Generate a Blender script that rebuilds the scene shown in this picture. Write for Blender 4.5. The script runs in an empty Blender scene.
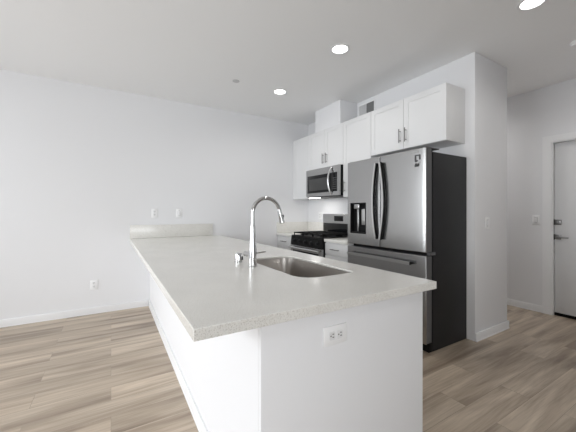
import bpy, bmesh, math, random
from mathutils import Vector, Matrix

random.seed(4)
scene = bpy.context.scene
COL = scene.collection

# ------------------------------------------------------------------ camera
F = 297.0
YAW = math.atan(177.0 / F)
cam_d = bpy.data.cameras.new('camera')
cam_d.sensor_width = 36.0
cam_d.sensor_fit = 'HORIZONTAL'
cam_d.lens = F / 576.0 * 36.0
cam_d.shift_y = -4.0 / 576.0
cam_d.clip_start = 0.02
cam = bpy.data.objects.new('camera', cam_d)
cam.location = (0, 0, 1.265)
cam.rotation_euler = (math.radians(90), 0, -YAW)
COL.objects.link(cam)
scene.camera = cam

# ------------------------------------------------------------------ world and light
world = bpy.data.worlds.new('sky')
scene.world = world
world.use_nodes = True
wn = world.node_tree.nodes
bg = wn['Background']
bg.inputs['Color'].default_value = (0.86, 0.93, 1.0, 1)
bg.inputs['Strength'].default_value = 1.2

scene.view_settings.view_transform = 'Standard'
scene.view_settings.look = 'None'
scene.view_settings.gamma = 1.0
scene.view_settings.use_curve_mapping = False
scene.view_settings.exposure = 0.14


def area_light(name, loc, rot, sx, sy, power, color=(1, 1, 1)):
    d = bpy.data.lights.new(name, 'AREA')
    d.shape = 'RECTANGLE'
    d.size = sx
    d.size_y = sy
    d.energy = power
    d.color = color
    o = bpy.data.objects.new(name, d)
    o.location = loc
    o.rotation_euler = rot
    COL.objects.link(o)
    return o


# daylight through the windows (left wall and the wall behind the camera)
area_light('daylight_left', (-4.05, 2.2, 1.95), (0, math.radians(-60), 0), 3.0, 4.4, 238, (0.95, 0.975, 1.0))
area_light('daylight_rear', (-1.3, -3.6, 1.45), (math.radians(90), 0, 0), 2.6, 2.2, 125, (0.95, 0.975, 1.0))

# ------------------------------------------------------------------ materials
MATS = {}


def new_mat(name, color=(0.8, 0.8, 0.8), rough=0.5, metal=0.0, spec=0.5, emit=None, emit_s=0.0, coat=0.0):
    m = bpy.data.materials.new(name)
    m.use_nodes = True
    b = m.node_tree.nodes['Principled BSDF']
    b.inputs['Base Color'].default_value = (*color, 1)
    b.inputs['Roughness'].default_value = rough
    b.inputs['Metallic'].default_value = metal
    b.inputs['Specular IOR Level'].default_value = spec
    b.inputs['Coat Weight'].default_value = coat
    if emit:
        b.inputs['Emission Color'].default_value = (*emit, 1)
        b.inputs['Emission Strength'].default_value = emit_s
    MATS[name] = m
    return m


def nodes(m):
    nt = m.node_tree
    return nt, nt.nodes, nt.links, nt.nodes['Principled BSDF']


def add_noise_bump(m, scale, strength, dist=0.001, mapping=None):
    nt, n, l, b = nodes(m)
    tc = n.new('ShaderNodeTexCoord')
    mp = n.new('ShaderNodeMapping')
    if mapping:
        mp.inputs['Scale'].default_value = mapping
    tx = n.new('ShaderNodeTexNoise')
    tx.inputs['Scale'].default_value = scale
    tx.inputs['Detail'].default_value = 3
    bp = n.new('ShaderNodeBump')
    bp.inputs['Strength'].default_value = strength
    bp.inputs['Distance'].default_value = dist
    l.new(tc.outputs['Object'], mp.inputs['Vector'])
    l.new(mp.outputs['Vector'], tx.inputs['Vector'])
    l.new(tx.outputs['Fac'], bp.inputs['Height'])
    l.new(bp.outputs['Normal'], b.inputs['Normal'])
    return tx


M_WALL = new_mat('wall_paint', (0.81, 0.81, 0.82), 0.75, spec=0.25)
add_noise_bump(M_WALL, 180, 0.15, 0.0006)
M_CEIL = new_mat('ceiling_paint', (0.93, 0.93, 0.93), 0.9, spec=0.15)
M_TRIM = new_mat('trim_paint', (0.86, 0.86, 0.865), 0.4, spec=0.4)
M_CAB = new_mat('cabinet_paint', (0.74, 0.74, 0.74), 0.32, spec=0.45)
M_DOOR = new_mat('door_paint', (0.74, 0.74, 0.745), 0.45, spec=0.4)
M_PLATE = new_mat('plastic_plate', (0.90, 0.90, 0.90), 0.35)
M_PLATEG = new_mat('plastic_insert', (0.80, 0.80, 0.80), 0.4)
M_SLOT = new_mat('dark_slot', (0.05, 0.05, 0.05), 0.6)
M_NICKEL = new_mat('satin_nickel', (0.24, 0.235, 0.23), 0.35, 1.0)
M_CHROME = new_mat('polished_chrome', (0.60, 0.60, 0.60), 0.09, 1.0)
M_BLACKG = new_mat('black_glass', (0.008, 0.008, 0.009), 0.12, spec=0.28)
M_BLACK = new_mat('black_enamel', (0.008, 0.008, 0.008), 0.45, spec=0.14)
M_IRON = new_mat('cast_iron', (0.010, 0.010, 0.010), 0.6, spec=0.15)
M_CHAR = new_mat('charcoal_steel', (0.016, 0.016, 0.017), 0.5, 0.0, 0.3)
M_GREYP = new_mat('grey_plastic', (0.09, 0.09, 0.092), 0.5)
M_VENT = new_mat('vent_enamel', (0.6, 0.6, 0.6), 0.5)
M_VENTD = new_mat('vent_shadow_metal', (0.22, 0.22, 0.22), 0.6)
M_LAMP = new_mat('lamp_lens', (1, 1, 1), 0.5, emit=(1, 0.98, 0.95), emit_s=9.0)
M_UNDER = new_mat('cooktop_lamp_lens', (1, 1, 1), 0.5, emit=(1, 0.98, 0.95), emit_s=10.0)
M_DISPLAY = new_mat('display_glass', (0.01, 0.01, 0.011), 0.3, 0.0, 0.15)
M_LIGHTGREY = new_mat('light_grey_print', (0.42, 0.42, 0.42), 0.5)


def brushed(name, col, rough, axis_scale, aniso=0.0):
    m = new_mat(name, col, rough, 1.0)
    nt, n, l, b = nodes(m)
    tc = n.new('ShaderNodeTexCoord')
    mp = n.new('ShaderNodeMapping')
    mp.inputs['Scale'].default_value = axis_scale
    tx = n.new('ShaderNodeTexNoise')
    tx.inputs['Scale'].default_value = 1.0
    tx.inputs['Detail'].default_value = 4
    mr = n.new('ShaderNodeMapRange')
    mr.inputs['To Min'].default_value = rough - 0.02
    mr.inputs['To Max'].default_value = rough + 0.03
    l.new(tc.outputs['Object'], mp.inputs['Vector'])
    l.new(mp.outputs['Vector'], tx.inputs['Vector'])
    l.new(tx.outputs['Fac'], mr.inputs['Value'])
    return m


M_STEEL = brushed('brushed_steel', (0.46, 0.46, 0.46), 0.27, (2, 2, 40))
M_STEELL = brushed('bright_steel', (0.66, 0.66, 0.66), 0.25, (4, 4, 300))
M_SINK = brushed('sink_steel', (0.56, 0.53, 0.50), 0.33, (300, 4, 4))


def make_quartz():
    m = new_mat('speckled_quartz', (0.6, 0.58, 0.54), 0.22, spec=0.5)
    nt, n, l, b = nodes(m)
    tc = n.new('ShaderNodeTexCoord')
    tx = n.new('ShaderNodeTexNoise')
    tx.inputs['Scale'].default_value = 260
    tx.inputs['Detail'].default_value = 2
    cr = n.new('ShaderNodeValToRGB')
    e = cr.color_ramp.elements
    e[0].position = 0.33
    e[0].color = (0.55, 0.525, 0.48, 1)
    e[1].position = 0.46
    e[1].color = (0.80, 0.785, 0.745, 1)
    e2 = e.new(0.70)
    e2.color = (0.83, 0.82, 0.78, 1)
    tx2 = n.new('ShaderNodeTexNoise')
    tx2.inputs['Scale'].default_value = 5
    tx2.inputs['Detail'].default_value = 4
    mx = n.new('ShaderNodeMix')
    mx.data_type = 'RGBA'
    mx.blend_type = 'MULTIPLY'
    mx.inputs[0].default_value = 1.0
    cr2 = n.new('ShaderNodeValToRGB')
    cr2.color_ramp.elements[0].position = 0.3
    cr2.color_ramp.elements[0].color = (0.94, 0.94, 0.94, 1)
    cr2.color_ramp.elements[1].position = 0.7
    cr2.color_ramp.elements[1].color = (1, 1, 1, 1)
    l.new(tc.outputs['Object'], tx.inputs['Vector'])
    l.new(tc.outputs['Object'], tx2.inputs['Vector'])
    l.new(tx.outputs['Fac'], cr.inputs['Fac'])
    l.new(tx2.outputs['Fac'], cr2.inputs['Fac'])
    l.new(cr.outputs['Color'], mx.inputs[6])
    l.new(cr2.outputs['Color'], mx.inputs[7])
    l.new(mx.outputs[2], b.inputs['Base Color'])
    return m


M_QUARTZ = make_quartz()


def make_floor():
    m = new_mat('oak_planks', (0.4, 0.34, 0.29), 0.38, spec=0.7)
    nt, n, l, b = nodes(m)
    tc = n.new('ShaderNodeTexCoord')
    br = n.new('ShaderNodeTexBrick')
    br.offset = 0.37
    br.offset_frequency = 2
    br.inputs['Scale'].default_value = 1.0
    br.inputs['Brick Width'].default_value = 1.22
    br.inputs['Row Height'].default_value = 0.178
    br.inputs['Mortar Size'].default_value = 0.0011
    br.inputs['Mortar Smooth'].default_value = 0.3
    br.inputs['Bias'].default_value = 0.0
    br.inputs['Color1'].default_value = (0.0, 0.0, 0.0, 1)
    br.inputs['Color2'].default_value = (1.0, 1.0, 1.0, 1)
    br.inputs['Mortar'].default_value = (0.0, 0.0, 0.0, 1)
    l.new(tc.outputs['Object'], br.inputs['Vector'])
    # per-plank random shifts the grain so that it breaks at each joint
    sep = n.new('ShaderNodeSeparateXYZ')
    l.new(tc.outputs['Object'], sep.inputs[0])
    rnd = n.new('ShaderNodeMath'); rnd.operation = 'MULTIPLY'; rnd.inputs[1].default_value = 37.0
    l.new(br.outputs['Color'], rnd.inputs[0])

    def grain(sx, sy, detail, dist):
        cx = n.new('ShaderNodeMath'); cx.operation = 'MULTIPLY'; cx.inputs[1].default_value = sx
        cy = n.new('ShaderNodeMath'); cy.operation = 'MULTIPLY'; cy.inputs[1].default_value = sy
        l.new(sep.outputs['X'], cx.inputs[0]); l.new(sep.outputs['Y'], cy.inputs[0])
        cb = n.new('ShaderNodeCombineXYZ')
        l.new(cx.outputs[0], cb.inputs['X']); l.new(cy.outputs[0], cb.inputs['Y']); l.new(rnd.outputs[0], cb.inputs['Z'])
        t = n.new('ShaderNodeTexNoise')
        t.inputs['Scale'].default_value = 1.0
        t.inputs['Detail'].default_value = detail
        t.inputs['Distortion'].default_value = dist
        l.new(cb.outputs[0], t.inputs['Vector'])
        return t
    g1 = grain(0.7, 7.5, 4.0, 0.8)
    g2 = grain(4.0, 95.0, 4.0, 0.3)
    cr = n.new('ShaderNodeValToRGB')
    e = cr.color_ramp.elements
    e[0].position = 0.34; e[0].color = (0.255, 0.193, 0.142, 1)
    e[1].position = 0.66; e[1].color = (0.58, 0.483, 0.378, 1)
    em = e.new(0.48); em.color = (0.42, 0.338, 0.256, 1)
    l.new(g1.outputs['Fac'], cr.inputs['Fac'])
    cr2 = n.new('ShaderNodeValToRGB')
    cr2.color_ramp.elements[0].position = 0.3; cr2.color_ramp.elements[0].color = (0.84, 0.83, 0.82, 1)
    cr2.color_ramp.elements[1].position = 0.6; cr2.color_ramp.elements[1].color = (1.05, 1.05, 1.05, 1)
    l.new(g2.outputs['Fac'], cr2.inputs['Fac'])
    mx = n.new('ShaderNodeMix'); mx.data_type = 'RGBA'; mx.blend_type = 'MULTIPLY'; mx.inputs[0].default_value = 1.0
    l.new(cr.outputs['Color'], mx.inputs[6]); l.new(cr2.outputs['Color'], mx.inputs[7])
    # plank to plank tone
    mr = n.new('ShaderNodeMapRange')
    mr.inputs['To Min'].default_value = 0.89; mr.inputs['To Max'].default_value = 1.08
    l.new(br.outputs['Color'], mr.inputs['Value'])
    mx2 = n.new('ShaderNodeMix'); mx2.data_type = 'RGBA'; mx2.blend_type = 'MULTIPLY'; mx2.inputs[0].default_value = 1.0
    l.new(mx.outputs[2], mx2.inputs[6]); l.new(mr.outputs['Result'], mx2.inputs[7])
    # seams
    inv = n.new('ShaderNodeMapRange')
    inv.inputs['To Min'].default_value = 1.0; inv.inputs['To Max'].default_value = 0.7
    l.new(br.outputs['Fac'], inv.inputs['Value'])
    mx3 = n.new('ShaderNodeMix'); mx3.data_type = 'RGBA'; mx3.blend_type = 'MULTIPLY'; mx3.inputs[0].default_value = 1.0
    l.new(mx2.outputs[2], mx3.inputs[6]); l.new(inv.outputs['Result'], mx3.inputs[7])
    l.new(mx3.outputs[2], b.inputs['Base Color'])
    bp = n.new('ShaderNodeBump'); bp.inputs['Strength'].default_value = 0.25; bp.inputs['Distance'].default_value = 0.001
    l.new(g2.outputs['Fac'], bp.inputs['Height']); l.new(bp.outputs['Normal'], b.inputs['Normal'])
    return m


M_FLOOR = make_floor()

M_GLASS = bpy.data.materials.new('window_glass')
M_GLASS.use_nodes = True
_nt = M_GLASS.node_tree
_nt.nodes.remove(_nt.nodes['Principled BSDF'])
_t = _nt.nodes.new('ShaderNodeBsdfTransparent')
_g = _nt.nodes.new('ShaderNodeBsdfGlossy'); _g.inputs['Roughness'].default_value = 0.02
_f = _nt.nodes.new('ShaderNodeFresnel'); _f.inputs['IOR'].default_value = 1.45
_m = _nt.nodes.new('ShaderNodeMixShader')
_nt.links.new(_f.outputs[0], _m.inputs[0]); _nt.links.new(_t.outputs[0], _m.inputs[1]); _nt.links.new(_g.outputs[0], _m.inputs[2])
_nt.links.new(_m.outputs[0], _nt.nodes['Material Output'].inputs['Surface'])


# ------------------------------------------------------------------ mesh helpers
class MB:
    """collects shapes in world coordinates and links them as one mesh"""

    def __init__(self):
        self.bm = bmesh.new()
        self.round = False

    def box(self, x0, x1, y0, y1, z0, z1, bev=0.0, seg=2):
        r = bmesh.ops.create_cube(self.bm, size=1.0)
        vs = r['verts']
        for v in vs:
            v.co = Vector(((x0 + x1) / 2 + v.co.x * abs(x1 - x0), (y0 + y1) / 2 + v.co.y * abs(y1 - y0), (z0 + z1) / 2 + v.co.z * abs(z1 - z0)))
        if bev > 0:
            es = list({e for v in vs for e in v.link_edges})
            bmesh.ops.bevel(self.bm, geom=es, offset=bev, segments=seg, affect='EDGES', profile=0.5)
        return self

    def tube(self, pts, radii, seg=20, cap=True, squash=None):
        pts = [Vector(p) for p in pts]
        self.round = True
        if not hasattr(radii, '__len__'):
            radii = [radii] * len(pts)
        rings = []
        up = None
        for i, p in enumerate(pts):
            if i == 0:
                t = pts[1] - pts[0]
            elif i == len(pts) - 1:
                t = pts[-1] - pts[-2]
            else:
                t = (pts[i + 1] - pts[i]).normalized() + (pts[i] - pts[i - 1]).normalized()
            t.normalize()
            if up is None:
                up = Vector((0, 1, 0)) if abs(t.y) < 0.9 else Vector((0, 0, 1))
            a = (up - t * up.dot(t)).normalized()
            up = a
            b = t.cross(a)
            sq = squash or (1, 1)
            rings.append([self.bm.verts.new(p + a * math.cos(2 * math.pi * k / seg) * radii[i] * sq[0] + b * math.sin(2 * math.pi * k / seg) * radii[i] * sq[1]) for k in range(seg)])
        for i in range(len(rings) - 1):
            for k in range(seg):
                self.bm.faces.new((rings[i][k], rings[i][(k + 1) % seg], rings[i + 1][(k + 1) % seg], rings[i + 1][k]))
        if cap:
            self.bm.faces.new(rings[0][::-1])
            self.bm.faces.new(rings[-1])
        return self

    def prism(self, loops, axis, d0, d1):
        """2D loops (outer first, then holes) extruded along axis from d0 to d1"""
        def co(u, v, d):
            return {'x': (d, u, v), 'y': (u, d, v), 'z': (u, v, d)}[axis]
        es = []
        for lp in loops:
            vs = [self.bm.verts.new(co(u, v, d0)) for u, v in lp]
            for i in range(len(vs)):
                es.append(self.bm.edges.new((vs[i], vs[(i + 1) % len(vs)])))
        r = bmesh.ops.triangle_fill(self.bm, edges=es, use_beauty=True)
        faces = [f for f in r['geom'] if isinstance(f, bmesh.types.BMFace)]
        ex = bmesh.ops.extrude_face_region(self.bm, geom=faces)
        dv = Vector(co(0, 0, d1)) - Vector(co(0, 0, d0))
        for v in ex['geom']:
            if isinstance(v, bmesh.types.BMVert):
                v.co += dv
        return self

    def build(self, name, mat, parent=None, origin=None, smooth=True):
        bm = self.bm
        bmesh.ops.recalc_face_normals(bm, faces=bm.faces)
        if parent is not None:
            base = world_of(parent)
        elif origin is not None:
            base = Vector(origin)
        else:
            xs = [v.co for v in bm.verts]
            base = Vector(((min(c.x for c in xs) + max(c.x for c in xs)) / 2, (min(c.y for c in xs) + max(c.y for c in xs)) / 2, min(c.z for c in xs)))
        for v in bm.verts:
            v.co -= base
        me = bpy.data.meshes.new(name)
        bm.to_mesh(me)
        bm.free()
        me.materials.append(mat)
        if smooth:
            for p in me.polygons:
                n_ = p.normal
                flat = (not self.round) and max(abs(n_.x), abs(n_.y), abs(n_.z)) > 0.99999
                p.use_smooth = not flat
            try:
                me.set_sharp_from_angle(angle=math.radians(35))
            except Exception:
                pass
        o = bpy.data.objects.new(name, me)
        COL.objects.link(o)
        if parent is not None:
            o.parent = parent
        else:
            o.location = base
        return o


def world_of(o):
    v = Vector((0, 0, 0))
    while o is not None:
        v += o.location
        o = o.parent
    return v


def tag(o, label, cat, group=None):
    o['label'] = label
    o['category'] = cat
    if group:
        o['group'] = group
    return o


def thing(name, label, cat, loc, group=None):
    o = bpy.data.objects.new(name, None)
    o.empty_display_size = 0.1
    o.location = loc
    COL.objects.link(o)
    return tag(o, label, cat, group)


def struct(o):
    o['kind'] = 'structure'
    return o


def copy_tree(o, parent=None):
    c = o.copy()
    COL.objects.link(c)
    c.parent = parent
    for ch in [x for x in bpy.data.objects if x.parent is o]:
        copy_tree(ch, c)
    return c


def rect(u0, u1, v0, v1):
    return [(u0, v0), (u1, v0), (u1, v1), (u0, v1)]


def rrect(u0, u1, v0, v1, r, n=8):
    rs = r if hasattr(r, '__len__') else (r, r, r, r)
    out = []
    for (cu, cv, a0, rr) in ((u0, v0, 180, rs[0]), (u1, v0, 270, rs[1]), (u1, v1, 0, rs[2]), (u0, v1, 90, rs[3])):
        cx = cu + rr if cu == u0 else cu - rr
        cy = cv + rr if cv == v0 else cv - rr
        for k in range(n + 1):
            a = math.radians(a0 + 90 * k / n)
            out.append((cx + rr * math.cos(a), cy + rr * math.sin(a)))
    return out


# ------------------------------------------------------------------ the room shell
XL, XR = -3.1, 4.66
YN, YB = -3.4, 4.41
HC = 2.83
XK = 3.05          # kitchen run wall
YK = 1.555         # end of that wall
XK2 = 3.705         # its hall side

struct(MB().box(XL - 0.15, XR + 0.15, YN - 0.15, YB + 0.15, -0.12, 0.0).build('floor', M_FLOOR, origin=(0, 0, 0)))
LIGHTS = [(1.889, 2.194), (1.889, 3.372), (2.70, 0.97), (1.889, -0.2), (4.05, 0.55), (4.2, 2.7)]  # last three are unseen, added to light the entry and foreground


def circ(cx, cy, r, n=32):
    return [(cx + r * math.cos(2 * math.pi * k / n), cy + r * math.sin(2 * math.pi * k / n)) for k in range(n)]


struct(MB().prism([rect(XL - 0.15, XR + 0.15, YN - 0.15, YB + 0.15)] + [circ(x, y, 0.076) for x, y in LIGHTS], 'z', HC, HC + 0.12).build('ceiling', M_CEIL, origin=(0, 0, HC)))
struct(MB().box(XL - 0.15, XR + 0.15, YB, YB + 0.15, 0, HC).build('wall_back', M_WALL))
struct(MB().prism([rect(YN, YB, 0, HC), rect(0.3, 4.1, 0.08, 2.5)], 'x', XL - 0.15, XL).build('wall_left', M_WALL))
struct(MB().prism([rect(XL - 0.15, XR + 0.15, 0, HC), rect(-2.5, 0.0, 0.4, 2.4)], 'y', YN - 0.15, YN).build('wall_rear', M_WALL))
DY0, DY1, DZ = 0.54, 1.476, 2.126
struct(MB().prism([[(YN, 0), (DY0, 0), (DY0, DZ), (DY1, DZ), (DY1, 0), (YB, 0), (YB, HC), (YN, HC)]], 'x', XR, XR + 0.15).build('wall_right', M_WALL))
struct(MB().box(XK, XK2, YK, YB, 0, HC, 0.004).build('wall_kitchen', M_WALL))


def window(name, axis, d0, d1, u0, u1, v0, v1, mull):
    w = MB()
    holes = []
    us = [u0] + mull + [u1]
    for a, b_ in zip(us[:-1], us[1:]):
        holes.append(rect(a + 0.045, b_ - 0.045, v0 + 0.06, v1 - 0.06))
    w.prism([rect(u0, u1, v0, v1)] + holes, axis, d0, d1)
    f = struct(w.build(name, M_TRIM))
    m = (d0 + d1) / 2
    for h in holes:
        MB().prism([h], axis, m - 0.003, m + 0.003).build('window_pane', M_GLASS, parent=f)
    return f


window('window_1', 'x', XL - 0.12, XL - 0.04, 0.3, 4.1, 0.08, 2.5, [2.2])
window('window_2', 'y', YN - 0.12, YN - 0.04, -2.5, 0.0, 0.4, 2.4, [-1.25])


# baseboards with a small quirk along the top
def base_y(x0, x1, y, name, s=-1):   # runs along X on a wall facing -Y (s=-1)
    b = MB()
    b.box(x0, x1, min(y, y + s * 0.013), max(y, y + s * 0.013), 0, 0.083, 0.002)
    b.box(x0, x1, min(y, y + s * 0.017), max(y, y + s * 0.017), 0, 0.012, 0.002)
    return struct(b.build(name, M_TRIM))


def base_x(y0, y1, x, name, s=-1):
    b = MB()
    b.box(min(x, x + s * 0.013), max(x, x + s * 0.013), y0, y1, 0, 0.083, 0.002)
    b.box(min(x, x + s * 0.017), max(x, x + s * 0.017), y0, y1, 0, 0.012, 0.002)
    return struct(b.build(name, M_TRIM))


XP = 0.450   # left face of the peninsula
base_y(XL, XP - 0.018, YB, 'baseboard_back')
base_y(XP + 0.95, 2.40, YB, 'baseboard_back')
base_x(YN, YB - 0.017, XL, 'baseboard_left', 1)
base_x(YN, DY0 - 0.09, XR, 'baseboard_right')
base_x(DY1 + 0.09, YB - 0.017, XR, 'baseboard_right')
base_y(XK - 0.0, XK2 + 0.017, YK, 'baseboard_kitchen')
base_x(YK, YB - 0.017, XK2, 'baseboard_kitchen', 1)
base_y(XL + 0.017, XR - 0.017, YN, 'baseboard_rear', 1)

# door on the right wall
c = MB()
c.prism([[(DY0 - 0.088, 0), (DY0, 0), (DY0, DZ), (DY1, DZ), (DY1, 0), (DY1 + 0.088, 0), (DY1 + 0.088, DZ + 0.075), (DY0 - 0.088, DZ + 0.075)]], 'x', XR - 0.018, XR - 0.0005)
struct(c.build('trim_1', M_TRIM))
c = MB()   # jamb and stop
c.prism([[(DY0 + 0.0005, 0), (DY0 + 0.014, 0), (DY0 + 0.014, DZ - 0.014), (DY1 - 0.014, DZ - 0.014), (DY1 - 0.014, 0), (DY1 - 0.0005, 0), (DY1 - 0.0005, DZ - 0.0005), (DY0 + 0.0005, DZ - 0.0005)]], 'x', XR - 0.012, XR + 0.15)
struct(c.build('trim_2', M_TRIM))
DX = XR + 0.028
door = MB().box(DX, DX + 0.045, DY0 + 0.018, DY1 - 0.018, 0.035, DZ - 0.018, 0.002).build('door_1', M_DOOR)
struct(door)
MB().box(DX - 0.006, DX + 0.05, DY0 + 0.016, DY1 - 0.016, 0.0, 0.036, 0.002).build('door_sweep', M_BLACK, parent=door)
h = MB().box(DX - 0.012, DX, 1.395, 1.455, 0.930, 0.990, 0.003)
h.tube([(DX - 0.01, 1.425, 0.96), (DX - 0.055, 1.425, 0.96)], 0.011, 16)
h.box(DX - 0.066, DX - 0.048, 1.315, 1.437, 0.950, 0.970, 0.004)
h.build('lever_handle', M_NICKEL, parent=door)
h = MB().box(DX - 0.016, DX, 1.392, 1.456, 1.108, 1.172, 0.004)
h.tube([(DX - 0.014, 1.424, 1.14), (DX - 0.024, 1.424, 1.14)], 0.018, 20)
h.box(DX - 0.036, DX - 0.022, 1.418, 1.430, 1.120, 1.160, 0.003)
h.build('deadbolt', M_NICKEL, parent=door)
for z in (0.96, 1.14):
    MB().box(DX - 0.02, DX - 0.002, DY1 - 0.019, DY1 - 0.0135, z - 0.035, z + 0.035, 0.001).build('strike_plate', M_SLOT, parent=door)

# ------------------------------------------------------------------ peninsula
PY0, PX1 = 0.94, 1.352
pen = thing('kitchen_peninsula', 'long white peninsula base under the speckled quartz top with an outlet on its end', 'peninsula', ((XP + PX1) / 2, 2.6, 0))
MB().box(XP, XP + 0.16, PY0 + 0.0205, YB - 0.001, 0, 0.875).build('knee_wall', M_WALL, parent=pen)
MB().box(XP, PX1, PY0, PY0 + 0.02, 0, 0.875, 0.0015).build('end_panel', M_WALL, parent=pen)
# hollow carcass (so the sink bowl hangs free inside it)
c = MB()
c.box(XP + 0.162, PX1 - 0.02, PY0 + 0.021, YB - 0.001, 0.10, 0.118)
c.box(PX1 - 0.032, PX1 - 0.02, PY0 + 0.021, YB - 0.001, 0.118, 0.874)
c.box(XP + 0.162, PX1 - 0.08, PY0 + 0.021, YB - 0.001, 0.0, 0.10)
c.build('carcass', M_CAB, parent=pen)
b = MB()
b.box(XP - 0.013, XP - 0.0005, PY0, YB - 0.018, 0, 0.083, 0.002)
b.box(XP - 0.017, XP - 0.0005, PY0, YB - 0.018, 0, 0.012, 0.002)
b.build('baseboard', M_TRIM, parent=pen)


def shaker(x, y0, y1, z0, z1, name, parent, s=-1, t=0.019, fr=0.052, mat=None):
    """a recessed panel door whose face looks along s*X; x is its back plane"""
    f = MB()
    xa, xb = x, x + s * t
    f.prism([rect(y0, y1, z0, z1), rect(y0 + fr, y1 - fr, z0 + fr, z1 - fr)], 'x', xa, xb)
    xm = x + s * (t - 0.005)
    f.box(min(xa, xm), max(xa, xm), y0 + fr - 0.001, y1 - fr + 0.001, z0 + fr - 0.001, z1 - fr + 0.001)
    return f.build(name, mat or M_CAB, parent=parent)


def slab_front(x, y0, y1, z0, z1, name, parent, s=-1, t=0.019):
    return MB().box(min(x, x + s * t), max(x, x + s * t), y0, y1, z0, z1, 0.0015).build(name, M_CAB, parent=parent)


def bar_pull(x, y, z, L, vertical, parent, s=-1):
    """bar pull standing off a face at x"""
    h = MB()
    xo = x + s * 0.030
    if vertical:
        a, b_ = (xo, y, z - L / 2), (xo, y, z + L / 2)
        posts = [(y, z - L * 0.34), (y, z + L * 0.34)]
    else:
        a, b_ = (xo, y - L / 2, z), (xo, y + L / 2, z)
        posts = [(y - L * 0.34, z), (y + L * 0.34, z)]
    h.tube([a, b_], 0.0058, 14)
    for (py, pz) in posts:
        h.tube([(x, py, pz), (xo, py, pz)], 0.0045, 12)
    return h.build('handle', M_NICKEL, parent=parent)


ys = [PY0 + 0.03, 1.30, 1.72, 2.08, 2.70, 3.32, 3.92]
for i in range(len(ys) - 1):
    d = shaker(PX1 - 0.019, ys[i] + 0.003, ys[i + 1] - 0.003, 0.115, 0.865, 'cabinet_door', pen, s=1)
    bar_pull(PX1, ys[i] + 0.05 if i % 2 else ys[i + 1] - 0.05, 0.76, 0.14, True, d, s=1)

# countertop with the sink cut-out
SX0, SX1, SY0, SY1 = 0.862, 1.230, 1.292, 2.050
TX0, TX1, TY0 = 0.212, 1.418, 0.907
ct = MB()
hole = rrect(SX0, SX1, SY0, SY1, (0.11, 0.03, 0.09, 0.09), 10)
big = rrect(SX0 - 0.03, SX1 + 0.03, SY0 - 0.03, SY1 + 0.03, (0.12, 0.05, 0.10, 0.10), 6)
outer = rect(TX0, TX1, TY0, YB - 0.001)
SB = 0.8755


def sheet(loops, z):
    es = []
    for lp in loops:
        vs = [ct.bm.verts.new((u, v, z)) for u, v in lp]
        es += [ct.bm.edges.new((vs[i], vs[(i + 1) % len(vs)])) for i in range(len(vs))]
    bmesh.ops.triangle_fill(ct.bm, edges=es, use_beauty=True)


def side(lp, z0, z1):
    a = [ct.bm.verts.new((u, v, z0)) for u, v in lp]
    b_ = [ct.bm.verts.new((u, v, z1)) for u, v in lp]
    for i in range(len(lp)):
        j = (i + 1) % len(lp)
        ct.bm.faces.new((a[i], a[j], b_[j], b_[i]))


sheet([outer, hole], 0.914)
sheet([big, hole], 0.902)
sheet([outer, big], SB)
side(outer, SB, 0.914)
side(hole, 0.902, 0.914)
side(big, SB, 0.902)
bmesh.ops.remove_doubles(ct.bm, verts=ct.bm.verts, dist=1e-5)
ctop = ct.build('countertop', M_QUARTZ)
bv = ctop.modifiers.new('edge', 'BEVEL')
bv.width = 0.0025; bv.segments = 2; bv.limit_method = 'ANGLE'; bv.angle_limit = math.radians(60)
tag(ctop, 'large pale speckled quartz countertop on the peninsula around the sink', 'countertop')
tag(MB().box(TX0, 1.309, YB - 0.021, YB - 0.001, 0.9145, 1.092, 0.002).build('backsplash', M_QUARTZ),
    'pale quartz backsplash along the back wall at the far end of the peninsula', 'backsplash')

# ------------------------------------------------------------------ sink
sk = thing('kitchen_sink', 'brushed steel undermount sink set into the peninsula countertop', 'sink', ((SX0 + SX1) / 2, (SY0 + SY1) / 2, 0.70))


def bowl():
    bm = bmesh.new()
    prof = [(0.022, 0.9005), (-0.001, 0.9005), (-0.002, 0.88), (-0.008, 0.80), (-0.012, 0.72), (-0.022, 0.69), (-0.045, 0.675), (-0.12, 0.672)]
    rings = []
    for off, z in prof:
        lp = rrect(SX0 - off, SX1 + off, SY0 - off, SY1 + off,
                   tuple(max(0.012, r + off) for r in (0.11, 0.03, 0.09, 0.09)), 10)
        rings.append([bm.verts.new((u, v, z)) for u, v in lp])
    n = len(rings[0])
    for i in range(len(rings) - 1):
        for k in range(n):
            bm.faces.new((rings[i][k], rings[i][(k + 1) % n], rings[i + 1][(k + 1) % n], rings[i + 1][k]))
    bm.faces.new(rings[-1])
    m = MB(); m.bm.free(); m.bm = bm
    return m


bw = bowl().build('bowl', M_SINK, parent=sk)
so = bw.modifiers.new('wall', 'SOLIDIFY'); so.thickness = 0.0015; so.offset = -1
dcx, dcy = (SX0 + SX1) / 2, (SY0 + SY1) / 2
MB().tube([(dcx, dcy, 0.6735), (dcx, dcy, 0.677)], [0.055, 0.052], 32).tube([(dcx, dcy, 0.677), (dcx, dcy, 0.680)], [0.018, 0.010], 20).build('drain', M_CHROME, parent=sk)

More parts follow.
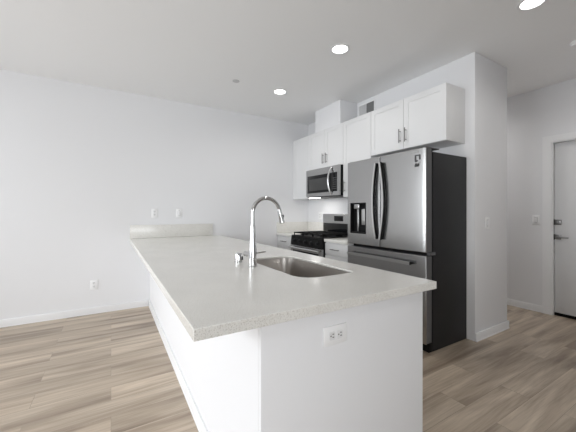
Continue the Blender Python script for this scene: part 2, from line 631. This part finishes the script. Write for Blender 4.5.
# ------------------------------------------------------------------ faucet
fx, fy = 0.781, 1.753
fa = thing('kitchen_faucet', 'tall polished chrome gooseneck faucet standing beside the sink', 'faucet', (fx, fy, 0.914))
MB().tube([(fx, fy, 0.9145), (fx, fy, 0.920), (fx, fy, 0.922), (fx, fy, 1.00), (fx, fy, 1.10), (fx, fy, 1.175), (fx, fy, 1.18)],
          [0.031, 0.031, 0.0275, 0.0255, 0.0195, 0.0155, 0.0145], 32).build('body', M_CHROME, parent=fa)
pts = [(fx, fy, 1.178), (fx, fy, 1.21), (fx, fy, 1.24)]
R = 0.098
cz = 1.258
for k in range(0, 17):
    a = math.radians(180 - 165 * k / 16)
    pts.append((fx + R + R * math.cos(a), fy, cz + R * math.sin(a)))
MB().tube(pts, 0.0125, 20).build('spout', M_CHROME, parent=fa)
ex, _, ez = pts[-1]
dx, dz = math.cos(math.radians(-75)), math.sin(math.radians(-75))
hp = [(ex + dx * t, fy, ez + dz * t) for t in (0.0, 0.004, 0.05, 0.092, 0.096)]
sh = MB().tube(hp, [0.0135, 0.0145, 0.0155, 0.0195, 0.017], 24).build('spray_head', M_CHROME, parent=fa)
q = hp[2]
MB().box(q[0] + 0.012, q[0] + 0.024, fy - 0.006, fy + 0.006, q[2] - 0.018, q[2] + 0.012, 0.003).build('spray_button', M_BLACK, parent=sh)
MB().tube([(fx, fy + 0.02, 0.985), (fx, fy + 0.118, 0.985)], 0.018, 20).build('handle_hub', M_CHROME, parent=fa)
MB().tube([(fx + 0.010, fy + 0.068, 0.985), (fx + 0.06, fy + 0.068, 0.989), (fx + 0.125, fy + 0.068, 0.994)], [0.006, 0.005, 0.0045], 12).build('lever', M_CHROME, parent=fa)

ag = (0.768, 1.965)
t = thing('air_gap_cap', 'short chrome air gap cap standing on the countertop beside the faucet', 'air gap', (ag[0], ag[1], 0.914))
MB().tube([(*ag, 0.9145), (*ag, 0.918), (*ag, 0.9185), (*ag, 0.972), (*ag, 0.978)], [0.029, 0.029, 0.0245, 0.0245, 0.0215], 28).build('cap', M_CHROME, parent=t)
MB().box(ag[0] + 0.012, ag[0] + 0.0255, ag[1] - 0.022, ag[1] - 0.008, 0.93, 0.955, 0.001).build('outlet_slot', M_SLOT, parent=t)

# ------------------------------------------------------------------ base cabinets on the kitchen wall
CF = 2.435      # carcass face


def base_cabinet(y0, y1, label):
    o = thing('base_cabinet', label, 'cabinet', ((CF + XK) / 2, (y0 + y1) / 2, 0))
    c = MB()
    c.box(CF, XK - 0.001, y0, y1, 0.10, 0.8755, 0.001)
    c.box(CF + 0.06, XK - 0.001, y0, y1, 0.0, 0.10)
    c.build('carcass', M_CAB, parent=o)
    d = slab_front(CF, y0 + 0.004, y1 - 0.004, 0.718, 0.862, 'drawer', o)
    bar_pull(CF - 0.019, (y0 + y1) / 2, 0.79, 0.16, False, d)
    d = shaker(CF, y0 + 0.004, y1 - 0.004, 0.11, 0.706, 'cabinet_door', o)
    bar_pull(CF - 0.019, y0 + 0.06, 0.60, 0.14, True, d)
    return o


base_cabinet(3.915, YB - 0.002, 'white base cabinet in the far corner to the left of the gas range')
base_cabinet(2.665, 3.105, 'narrow white base cabinet between the gas range and the refrigerator')
tag(MB().box(2.40, XK - 0.001, 3.912, YB - 0.001, 0.8765, 0.914, 0.002).build('countertop', M_QUARTZ),
    'small quartz countertop in the far corner left of the gas range', 'countertop')
tag(MB().box(2.40, XK - 0.001, 2.664, 3.105, 0.8765, 0.914, 0.002).build('countertop', M_QUARTZ),
    'narrow quartz countertop between the gas range and the refrigerator', 'countertop')
tag(MB().box(2.40, XK - 0.022, YB - 0.021, YB - 0.001, 0.9145, 1.092, 0.002).build('backsplash', M_QUARTZ),
    'short quartz backsplash on the back wall in the corner left of the range', 'backsplash')
tag(MB().box(XK - 0.021, XK - 0.001, 3.912, YB - 0.001, 0.9145, 1.092, 0.002).build('backsplash', M_QUARTZ),
    'quartz backsplash on the kitchen wall just left of the gas range', 'backsplash')
tag(MB().box(XK - 0.021, XK - 0.001, 2.664, 3.105, 0.9145, 1.092, 0.002).build('backsplash', M_QUARTZ),
    'quartz backsplash mostly hidden between the gas range and the refrigerator', 'backsplash')

# ------------------------------------------------------------------ gas range
RY0, RY1 = 3.112, 3.895
rg = thing('gas_range', 'stainless and black gas range with cast iron grates below the microwave', 'range', (2.72, (RY0 + RY1) / 2, 0))
MB().box(2.40, XK - 0.003, RY0, RY1, 0.03, 0.905, 0.003).build('body', M_BLACK, parent=rg)
MB().box(2.385, XK - 0.06, RY0 - 0.0, RY1, 0.906, 0.918, 0.003).build('cooktop', M_BLACK, parent=rg)
p = MB()
p.bm.free(); p.bm = bmesh.new()
vs = [p.bm.verts.new(v) for v in [(2.399, RY0, 0.775), (2.368, RY0, 0.775), (2.383, RY0, 0.905), (2.399, RY0, 0.905),
                                  (2.399, RY1, 0.775), (2.368, RY1, 0.775), (2.383, RY1, 0.905), (2.399, RY1, 0.905)]]
for f in ((0, 1, 2, 3), (4, 7, 6, 5), (0, 4, 5, 1), (1, 5, 6, 2), (2, 6, 7, 3), (3, 7, 4, 0)):
    p.bm.faces.new([vs[i] for i in f])
cp = p.build('control_panel', M_BLACK, parent=rg)
for k in range(5):
    ky = RY0 + 0.10 + k * (RY1 - RY0 - 0.20) / 4
    kn = MB().tube([(2.376, ky, 0.84), (2.366, ky, 0.839)], [0.026, 0.026], 20)
    kn.tube([(2.366, ky, 0.839), (2.344, ky, 0.836)], [0.021, 0.018], 20)
    kn.build('knob', M_CHAR, parent=cp)
od = MB().prism([rect(RY0 + 0.004, RY1 - 0.004, 0.20, 0.770), rect(RY0 + 0.07, RY1 - 0.07, 0.30, 0.700)], 'x', 2.368, 2.399)
od = od.build('oven_door', M_STEEL, parent=rg)
MB().box(2.373, 2.396, RY0 + 0.068, RY1 - 0.068, 0.298, 0.702, 0.001).build('oven_window', M_BLACKG, parent=od)
hh = MB()
hh.tube([(2.325, RY0 + 0.03, 0.742), (2.325, RY1 - 0.03, 0.742)], 0.0145, 16)
for y in (RY0 + 0.08, RY1 - 0.08):
    hh.tube([(2.369, y, 0.742), (2.325, y, 0.742)], 0.009, 12)
hh.build('oven_handle', M_STEELL, parent=od)
MB().box(2.362, 2.399, RY0 + 0.004, RY1 - 0.004, 0.045, 0.192, 0.003).build('storage_drawer', M_STEEL, parent=rg)
# burners and grates
for (bx, by, br_) in ((2.52, 3.27, 0.045), (2.80, 3.27, 0.038), (2.66, 3.509, 0.05), (2.52, 3.748, 0.045), (2.80, 3.748, 0.038)):
    MB().tube([(bx, by, 0.9185), (bx, by, 0.930), (bx, by, 0.931), (bx, by, 0.939)], [br_ + 0.012, br_ + 0.010, br_, br_ * 0.9], 24).build('burner', M_IRON, parent=rg)
gw = (RY1 - RY0 - 0.05) / 3
for k in range(3):
    y0 = RY0 + 0.025 + k * gw + 0.003
    y1 = y0 + gw - 0.006
    g = MB()
    z0, z1 = 0.945, 0.962
    for (xa, xb, ya, yb) in ((2.41, 2.424, y0, y1), (2.916, 2.93, y0, y1), (2.41, 2.93, y0, y0 + 0.012), (2.41, 2.93, y1 - 0.012, y1), (2.655, 2.669, y0, y1)):
        g.box(xa, xb, ya, yb, z0, z1, 0.002, 1)
    ym = (y0 + y1) / 2
    g.box(2.41, 2.93, ym - 0.006, ym + 0.006, z0, z1, 0.002, 1)
    for xx in (2.53, 2.80):
        g.box(xx - 0.006, xx + 0.006, y0, y1, z0, z1, 0.002, 1)
    for xx in (2.412, 2.916):
        for yy in (y0, y1 - 0.012):
            g.box(xx, xx + 0.012, yy, yy + 0.012, 0.918, z0 + 0.002, 0.001, 1)
    g.build('grate', M_IRON, parent=rg)
bgd = MB()
bgd.box(2.985, XK - 0.004, RY0 + 0.004, RY1 - 0.004, 0.918, 1.235, 0.006)
bgd = bgd.build('backguard', M_STEEL, parent=rg)
MB().box(2.980, 2.988, RY0 + 0.03, RY1 - 0.03, 0.935, 1.09, 0.001).build('vent_panel', M_BLACKG, parent=bgd)
MB().box(2.979, 2.988, 3.40, 3.60, 1.125, 1.205, 0.002).build('clock_display', M_DISPLAY, parent=bgd)

# ------------------------------------------------------------------ refrigerator
FY0, FYM, FY1 = 1.628, 2.143, 2.640
fr = thing('refrigerator', 'tall stainless french door refrigerator with charcoal sides and a dispenser', 'refrigerator', (2.72, (FY0 + FY1) / 2, 0))
MB().box(2.495, 3.047, FY0 + 0.004, FY1 - 0.004, 0.004, 1.81, 0.004).build('body', M_CHAR, parent=fr)


def convex_panel(y0, y1, z0, z1, xf, xb, bulge, r, hole=None, curve_lo=0.0, curve_hi=0.0):
    """a door panel, gently bowed toward -X with rounded vertical edges; curves relate to the full width"""
    m = MB()
    bm = m.bm
    N = 14
    cols = []
    ysamp = [y0 + (y1 - y0) * k / N for k in range(N + 1)]
    # denser samples near the edges
    ysamp = sorted(set([y0, y0 + r * 0.15, y0 + r * 0.5, y0 + r] + [y for y in ysamp if y0 + r < y < y1 - r] + [y1 - r, y1 - r * 0.5, y1 - r * 0.15, y1] + ([hole[0], hole[1]] if hole else [])))
    W = FY1 - FY0

    def fx_(y):
        s = (y - FY0) / W
        x = xf + bulge * (2 * s - 1) ** 4
        for e in (y - y0, y1 - y):
            if e < r:
                x += r - math.sqrt(max(0, r * r - (r - e) ** 2))
        return x
    zs = [z0, z0 + 0.004] + ([hole[2], hole[3]] if hole else []) + [z1 - 0.004, z1]
    grid = {}
    for i, y in enumerate(ysamp):
        for j, z in enumerate(zs):
            inset = 0.003 if j in (0, len(zs) - 1) else 0
            grid[i, j] = bm.verts.new((fx_(y) + inset, y, z))
    back = {}
    for i, y in enumerate(ysamp):
        for j in (0, len(zs) - 1):
            back[i, j] = bm.verts.new((xb, y, zs[j]))
    J = len(zs) - 1
    I = len(ysamp) - 1
    holecells = []
    for i in range(I):
        for j in range(J):
            if hole and j == 2 and ysamp[i] >= hole[0] - 1e-6 and ysamp[i + 1] <= hole[1] + 1e-6:
                holecells.append(i)
                continue
            bm.faces.new((grid[i, j], grid[i + 1, j], grid[i + 1, j + 1], grid[i, j + 1]))
    for i in range(I):
        bm.faces.new((grid[i, 0], back[i, 0], back[i + 1, 0], grid[i + 1, 0]))
        bm.faces.new((grid[i, J], grid[i + 1, J], back[i + 1, J], back[i, J]))
        bm.faces.new((back[i, 0], back[i, J], back[i + 1, J], back[i + 1, 0]))
    for i in (0, I):
        bm.faces.new([grid[i, j] for j in range(J + 1)] + [back[i, J], back[i, 0]])
    if hole:   # recess walls
        d = 0.055
        i0, i1 = holecells[0], holecells[-1] + 1
        ring_f = [grid[i, 2] for i in range(i0, i1 + 1)] + [grid[i, 3] for i in range(i1, i0 - 1, -1)]
        ring_b = [bm.verts.new((xf + d, v.co.y, v.co.z)) for v in ring_f]
        n = len(ring_f)
        for k in range(n):
            bm.faces.new((ring_f[k], ring_f[(k + 1) % n], ring_b[(k + 1) % n], ring_b[k]))
        bm.faces.new(ring_b)
    return m


XF = 2.378
hole = (2.338, 2.580, 1.025, 1.368)
dl = convex_panel(FYM + 0.004, FY1, 0.905, 1.838, XF, XF + 0.060, 0.010, 0.005, hole).build('left_door', M_STEEL, parent=fr)
dr = convex_panel(FY0, FYM - 0.004, 0.905, 1.838, XF, XF + 0.019, 0.010, 0.005).build('right_door', M_STEEL, parent=fr)
fz = convex_panel(FY0, FY1, 0.09, 0.872, XF, XF + 0.019, 0.010, 0.005).build('freezer_drawer', M_STEEL, parent=fr)
for d_, a, b_, z0, z1 in ((dl, FYM + 0.006, FY1 - 0.003, 0.907, 1.834), (dr, FY0 + 0.003, FYM - 0.006, 0.907, 1.834), (fz, FY0 + 0.003, FY1 - 0.003, 0.093, 0.868)):
    zs_ = [(a, b_, z0, z1)] if d_ is not dl else [(a, 2.337, z0, z1), (2.581, b_, z0, z1), (2.337, 2.581, z0, 1.024), (2.337, 2.581, 1.369, z1), (2.337, 2.581, 1.024, 1.369)]
    lm = MB()
    for k, (ya, yb, za, zb) in enumerate(zs_):
        lm.box(XF + (0.0615 if d_ is dl else 0.0195), 2.4745, ya, yb, za, zb)
    lm.build('door_liner', M_GREYP, parent=d_)
MB().box(2.476, 2.494, FY0 + 0.008, FY1 - 0.008, 0.09, 1.83).build('door_gasket', M_BLACK, parent=fr)
MB().box(2.44, 2.4945, FY0 + 0.006, FY1 - 0.006, 0.004, 0.085, 0.003).build('toe_grille', M_BLACK, parent=fr)
for y in (FY0 + 0.045, FY1 - 0.045):
    MB().box(2.415, 2.60, y - 0.035, y + 0.035, 1.8385, 1.848, 0.003).build('hinge_cover', M_GREYP, parent=fr)
MB().box(2.44, 2.52, FY0 - 0.006, FY0 + 0.03, 0.874, 0.903, 0.004).build('center_hinge', M_GREYP, parent=fr)
def bowed_bar(path, w, d0, d1):
    """a bowed flat bar: path of (y, z), width w across, from x = XF - d0 to XF - d1"""
    m = MB()
    rings = []
    for i, (y, z) in enumerate(path):
        p0, p1 = path[max(0, i - 1)], path[min(len(path) - 1, i + 1)]
        t = Vector((p1[0] - p0[0], p1[1] - p0[1])).normalized()
        nx = Vector((-t.y, t.x)) * (w / 2)
        rings.append([m.bm.verts.new(c_) for c_ in ((XF - d0, y + nx.x, z + nx.y), (XF - d1, y + nx.x, z + nx.y), (XF - d1, y - nx.x, z - nx.y), (XF - d0, y - nx.x, z - nx.y))])
    for i in range(len(rings) - 1):
        for k in range(4):
            m.bm.faces.new((rings[i][k], rings[i][(k + 1) % 4], rings[i + 1][(k + 1) % 4], rings[i + 1][k]))
    m.bm.faces.new(rings[0]); m.bm.faces.new(rings[-1])
    return m


for sign in (1, -1):
    P_ = []
    for k in range(21):
        q = k / 20
        P_.append((FYM + sign * (0.026 + 0.042 * math.sin(math.pi * q)) - (0.004 if sign < 0 else 0), 0.985 + q * 0.785))
    hb = bowed_bar(P_, 0.022, 0.012, 0.040)
    for e in (P_[0], P_[-1]):
        zz = e[1] + (0.014 if e is P_[0] else -0.014)
        hb.box(XF - 0.030, XF + 0.003, e[0] - 0.009, e[0] + 0.009, zz - 0.013, zz + 0.013, 0.002)
    hh = hb.build('handle', M_BLACK, parent=dl if sign > 0 else dr)
    bowed_bar(P_, 0.019, 0.0403, 0.046).build('handle_face', M_STEELL, parent=hh)
P_ = [(1.755 + k / 16 * 0.82, 0.797 + 0.004 * math.sin(math.pi * k / 16)) for k in range(17)]
hb = bowed_bar(P_, 0.028, 0.024, 0.047)
for e in (P_[0], P_[-1]):
    yy = e[0] + (0.018 if e is P_[0] else -0.018)
    hb.box(XF - 0.030, XF + 0.003, yy - 0.016, yy + 0.016, e[1] - 0.011, e[1] + 0.011, 0.002)
hh = hb.build('handle', M_BLACK, parent=fz)
bowed_bar(P_, 0.030, 0.0475, 0.053).build('handle_face', M_STEELL, parent=hh)
ds = MB().box(XF + 0.045, XF + 0.054, 2.339, 2.579, 1.027, 1.368)
ds.box(XF - 0.002, XF + 0.045, 2.568, 2.579, 1.027, 1.368).box(XF - 0.002, XF + 0.045, 2.339, 2.350, 1.027, 1.368)
ds.box(XF - 0.002, XF + 0.045, 2.339, 2.579, 1.357, 1.368).box(XF - 0.002, XF + 0.045, 2.339, 2.579, 1.027, 1.040)
disp = ds.build('dispenser', M_BLACK, parent=dl)
nz = MB().box(XF + 0.002, XF + 0.044, 2.446, 2.526, 1.300, 1.356, 0.008)
nz.build('nozzle_housing', M_STEEL, parent=disp)
MB().box(XF + 0.022, XF + 0.040, 2.471, 2.499, 1.045, 1.300, 0.004).build('water_lever', M_STEEL, parent=disp)
MB().box(XF + 0.028, XF + 0.044, 2.357, 2.433, 1.12, 1.30, 0.004).build('ice_paddle', M_STEELL, parent=disp)
st = MB().box(XF - 0.0005, XF + 0.004, 1.692, 1.752, 1.668, 1.786)
# printed marks on the door: a dark bracket shape above two small blocks
mk = MB()
xm0, xm1 = XF + 0.0005, XF + 0.006
mk.box(xm0, xm1, 1.722, 1.735, 1.726, 1.782)
mk.box(xm0, xm1, 1.681, 1.691, 1.738, 1.782)
mk.box(xm0, xm1, 1.691, 1.722, 1.774, 1.782)
mk.box(xm0, xm1, 1.707, 1.722, 1.726, 1.734)
mk.box(xm0, xm1, 1.701, 1.737, 1.676, 1.692)
mk.box(xm0, xm1, 1.693, 1.707, 1.680, 1.702)
st.bm.free()
mk.box(xm0 + 0.001, xm1 - 0.0015, 1.715, 1.733, 1.690, 1.728)
mk.build('door_sticker', M_SLOT, parent=dr)
mk = MB()
mk.box(xm0, xm1, 1.685, 1.735, 1.706, 1.718)
mk.build('sticker_caption', M_LIGHTGREY, parent=dr)
mk = MB().box(xm0, xm1, 1.700, 1.775, 1.803, 1.812)
mk.build('door_print', M_LIGHTGREY, parent=dr)

# ------------------------------------------------------------------ microwave
MY0, MY1, MZ0, MZ1, MXF = 3.113, 3.914, 1.485, 1.915, 2.672
mw = thing('microwave', 'stainless over the range microwave with black window under the white wall cabinets', 'microwave', (2.86, (MY0 + MY1) / 2, MZ0))
MB().box(MXF + 0.022, XK - 0.002, MY0, MY1, MZ0 + 0.012, MZ1, 0.003).build('body', M_BLACK, parent=mw)
md = MB().prism([rect(MY0 + 0.001, MY1, MZ0 + 0.014, MZ1), rect(MY0 + 0.05, MY1 - 0.035, MZ0 + 0.068, MZ1 - 0.095)], 'x', MXF, MXF + 0.021)
md = md.build('door_frame', M_STEEL, parent=mw)
MB().box(MXF + 0.003, MXF + 0.020, MY0 + 0.185, MY1 - 0.034, MZ0 + 0.067, MZ1 - 0.094, 0.001).build('window', M_BLACKG, parent=md)
mg = new_mat('window_mesh', (0.045, 0.045, 0.045), 0.4)
MB().box(MXF + 0.0022, MXF + 0.018, MY0 + 0.225, MY1 - 0.075, MZ0 + 0.105, MZ1 - 0.145, 0.001).build('window_screen', mg, parent=md)
cpn = MB().box(MXF + 0.003, MXF + 0.020, MY0 + 0.049, MY0 + 0.182, MZ0 + 0.067, MZ1 - 0.094, 0.001).build('control_panel', M_BLACKG, parent=mw)
btn = MB()
for r_ in range(6):
    for c_ in range(3):
        btn.box(MXF + 0.0015, MXF + 0.004, MY0 + 0.066 + c_ * 0.030, MY0 + 0.082 + c_ * 0.030, MZ0 + 0.10 + r_ * 0.030, MZ0 + 0.114 + r_ * 0.030)
btn.build('keypad', M_GREYP, parent=cpn)
P_ = []
for k in range(17):
    s = k / 16
    bow = math.sin(math.pi * s)
    P_.append((MXF - 0.006 - 0.05 * bow ** 0.8, MY0 + 0.172 + 0.012 * bow, MZ0 + 0.035 + s * 0.375))
MB().tube(P_, 0.0150, 14, squash=(1.1, 0.8)).build('handle', M_STEELL, parent=md)
MB().box(MXF + 0.01, XK - 0.004, MY0 + 0.02, MY1 - 0.02, MZ0, MZ0 + 0.0115, 0.003).build('bottom_vent', M_GREYP, parent=mw)
MB().box(MXF + 0.03, MXF + 0.09, MY1 - 0.26, MY1 - 0.03, MZ0 - 0.004, MZ0 - 0.0002, 0.001).build('cooktop_lamp', M_UNDER, parent=mw)
ul = area_light('cooktop_light', (MXF + 0.07, MY1 - 0.145, MZ0 - 0.008), (0, 0, 0), 0.06, 0.2, 1.1, (1, 0.98, 0.95))

# ------------------------------------------------------------------ wall cabinets
UX = 2.749   # carcass front, doors stand to 2.73


def wall_cabinet(y0, y1, z0, z1, doors, label):
    o = thing('wall_cabinet', label, 'cabinet', ((UX + XK) / 2, (y0 + y1) / 2, z0))
    MB().box(UX, XK - 0.001, y0, y1, z0, z1, 0.001).build('carcass', M_CAB, parent=o)
    for (a, b_, hy, hz) in doors:
        d = shaker(UX - 0.0005, a, b_, z0 + 0.002, z1 - 0.002, 'cabinet_door', o, fr=0.058)
        if hy is not None:
            bar_pull(UX - 0.0195, hy, hz, 0.15, True, d)
    return o


wall_cabinet(1.649, 2.598, 1.950, 2.495, [(1.650, 2.127, 2.093, 2.095), (2.131, 2.597, 2.167, 2.095)],
             'white two door wall cabinet above the refrigerator')
wall_cabinet(2.600, 3.106, 1.470, 2.495, [(2.602, 3.104, 3.066, 1.61)],
             'white single door wall cabinet between the microwave and the cabinet over the refrigerator')
wall_cabinet(3.108, 3.921, 1.920, 2.495, [(3.110, 3.513, 3.462, 2.06), (3.517, 3.919, 3.540, 2.06)],
             'white two door wall cabinet directly above the microwave')
wall_cabinet(3.923, YB - 0.002, 1.480, 2.495, [(3.925, YB - 0.004, None, None)],
             'white single door wall cabinet in the far corner left of the microwave')
tag(MB().box(2.735, XK - 0.001, 3.171, 3.759, 2.4955, HC - 0.001, 0.002).build('vent_chase', M_WALL),
    'white boxed vent chase rising from the microwave cabinet to the ceiling', 'vent chase')

# register on the kitchen wall above the cabinets
t = thing('air_register', 'white wall air register with a dark grille above the wall cabinets', 'vent', (XK, 2.99, 2.60))
MB().prism([rect(2.825, 3.135, 2.615, 2.785), rect(2.843, 2.985, 2.632, 2.768), rect(2.991, 3.122, 2.632, 2.768)], 'x', XK - 0.009, XK - 0.0005).build('frame', M_PLATE, parent=t)
MB().box(XK - 0.002, XK - 0.0006, 2.84, 2.987, 2.63, 2.77).build('dark_duct', M_VENTD, parent=t)
for (ya, yb, mat, ang) in ((2.847, 2.983, M_VENTD, 1), (2.997, 3.120, M_VENT, -1)):
    lv = MB()
    for k in range(8):
        z = 2.638 + k * 0.0165
        lv.box(XK - 0.007, XK - 0.002, ya, yb, z, z + (0.006 if mat is M_VENTD else 0.0145))
    lv.build('louvers', mat, parent=t)

# ------------------------------------------------------------------ recessed lights
first = None
labs = ['round recessed ceiling light in the middle, level with the refrigerator',
        'round recessed ceiling light farthest back, near the back wall',
        'round recessed ceiling light closest to the camera, in front of the kitchen wall end',
        'round recessed ceiling light added out of view behind the camera',
        'round recessed ceiling light added out of view in the entry near the door',
        'round recessed ceiling light added in the hallway, hidden behind the kitchen wall']
for i, (x, y) in enumerate(LIGHTS):
    if first is None:
        t = thing('recessed_light', labs[0], 'ceiling light', (x, y, HC), 'recessed ceiling lights')
        ring = MB()
        prof = [(0.0935, HC - 0.0008), (0.093, HC - 0.004), (0.074, HC - 0.006), (0.070, HC + 0.004), (0.062, HC + 0.030)]
        rr = [[ring.bm.verts.new((x + r * math.cos(2 * math.pi * k / 40), y + r * math.sin(2 * math.pi * k / 40), z)) for k in range(40)] for r, z in prof]
        for a in range(len(rr) - 1):
            for k in range(40):
                ring.bm.faces.new((rr[a][k], rr[a][(k + 1) % 40], rr[a + 1][(k + 1) % 40], rr[a + 1][k]))
        ring.build('trim_ring', M_TRIM, parent=t)
        MB().tube([(x, y, HC + 0.012), (x, y, HC + 0.02)], 0.067, 40).build('lens', M_LAMP, parent=t)
        first = t
    else:
        t = copy_tree(first)
        t.location = (x, y, HC)
        t['label'] = labs[i]
    d = bpy.data.lights.new('downlight', 'SPOT')
    d.energy = (11, 12, 6, 8, 13, 26)[i]
    d.spot_size = math.radians(165)
    d.spot_blend = 0.7
    d.shadow_soft_size = 0.06
    d.color = (1.0, 0.985, 0.965)
    lo = bpy.data.objects.new('downlight', d)
    lo.location = (x, y, HC - 0.012)
    COL.objects.link(lo)

tag(MB().tube([(1.283, 3.366, HC - 0.0005), (1.283, 3.366, HC - 0.006)], [0.042, 0.038], 28).build('sprinkler_cover', M_VENT, origin=(1.283, 3.366, HC)),
    'small flat round sprinkler cover on the ceiling near the back wall', 'sprinkler cover')
t = thing('smoke_detector', 'round white detector on the ceiling beyond the kitchen wall end', 'smoke detector', (3.70, 0.97, HC))
MB().tube([(3.70, 0.97, HC - 0.0005), (3.70, 0.97, HC - 0.012), (3.70, 0.97, HC - 0.014), (3.70, 0.97, HC - 0.028)], [0.072, 0.070, 0.060, 0.052], 32).build('body', M_PLATE, parent=t)


# ------------------------------------------------------------------ outlets and switches
def wall_plate(name, label, cat, centre, facing, kind, horizontal=False, group=None):
    """built facing -Y at the origin, then turned: facing '-y' or '-x'"""
    o = thing(name, label, cat, centre, group)
    w, h_ = (0.060, 0.0385)
    if not horizontal:
        w, h_ = h_, w

    def part(mb, nm, mat, par):
        if facing == '-x':
            for v in mb.bm.verts:
                v.co = Vector((v.co.y, -v.co.x, v.co.z))
        for v in mb.bm.verts:
            v.co += Vector(centre)
        return mb.build(nm, mat, parent=par)
    pl = part(MB().box(-w, w, -0.0065, -0.0003, -h_, h_, 0.0025), 'cover_plate', M_PLATE, o)
    if kind == 'outlet':
        for s in (-1, 1):
            cu, cv = (s * 0.020, 0) if horizontal else (0, s * 0.020)
            m = MB().prism([rrect(cu - 0.0155, cu + 0.0155, cv - 0.0165, cv + 0.0165, 0.008, 4)], 'y', -0.0085, -0.006)
            rc = part(m, 'receptacle', M_PLATEG, o)
            sl = MB()
            for dx_ in (-0.0062, 0.0062):
                if horizontal:
                    sl.box(cu + 0.001, cu + 0.009, -0.0092, -0.008, cv + dx_ - 0.0016, cv + dx_ + 0.0016)
                else:
                    sl.box(cu + dx_ - 0.0016, cu + dx_ + 0.0016, -0.0092, -0.008, cv + 0.001, cv + 0.009)
            if horizontal:
                sl.tube([(cu - 0.007, -0.0078, cv), (cu - 0.007, -0.0092, cv)], 0.0028, 10)
            else:
                sl.tube([(cu, -0.0078, cv - 0.007), (cu, -0.0092, cv - 0.007)], 0.0028, 10)
            part(sl, 'slots', M_SLOT, rc)
    else:
        m = MB().box(-0.0165, 0.0165, -0.0072, -0.006, -0.034, 0.034)
        rk = part(m, 'rocker_gap_shade', M_SLOT, o)  # dark plate stands in for the shadow gap around the rocker
        part(MB().box(-0.0150, 0.0150, -0.0115, -0.007, -0.032, 0.032, 0.002), 'rocker', M_TRIM, rk)
    return o


wall_plate('wall_outlet', 'white outlet mounted sideways on the end panel of the peninsula', 'outlet', (0.782, PY0, 0.768), '-y', 'outlet', True)
wall_plate('wall_outlet', 'white outlet above the left part of the peninsula backsplash', 'outlet', (0.509, YB, 1.25), '-y', 'outlet')
wall_plate('light_switch', 'white switch plate above the peninsula backsplash, right of the outlet there', 'switch', (0.828, YB, 1.25), '-y', 'switch')
wall_plate('wall_outlet', 'white outlet low on the back wall left of the peninsula', 'outlet', (-0.182, YB, 0.36), '-y', 'outlet')
wall_plate('light_switch', 'white switch plate on the end of the kitchen wall beside the refrigerator', 'switch', (3.277, YK, 1.153), '-y', 'switch')
wall_plate('light_switch', 'white switch plate on the right wall beside the entry door', 'switch', (XR, 1.636, 1.165), '-x', 'switch')
wall_plate('wall_outlet', 'white outlet above the corner backsplash left of the range', 'outlet', (XK, 4.05, 1.20), '-x', 'outlet')
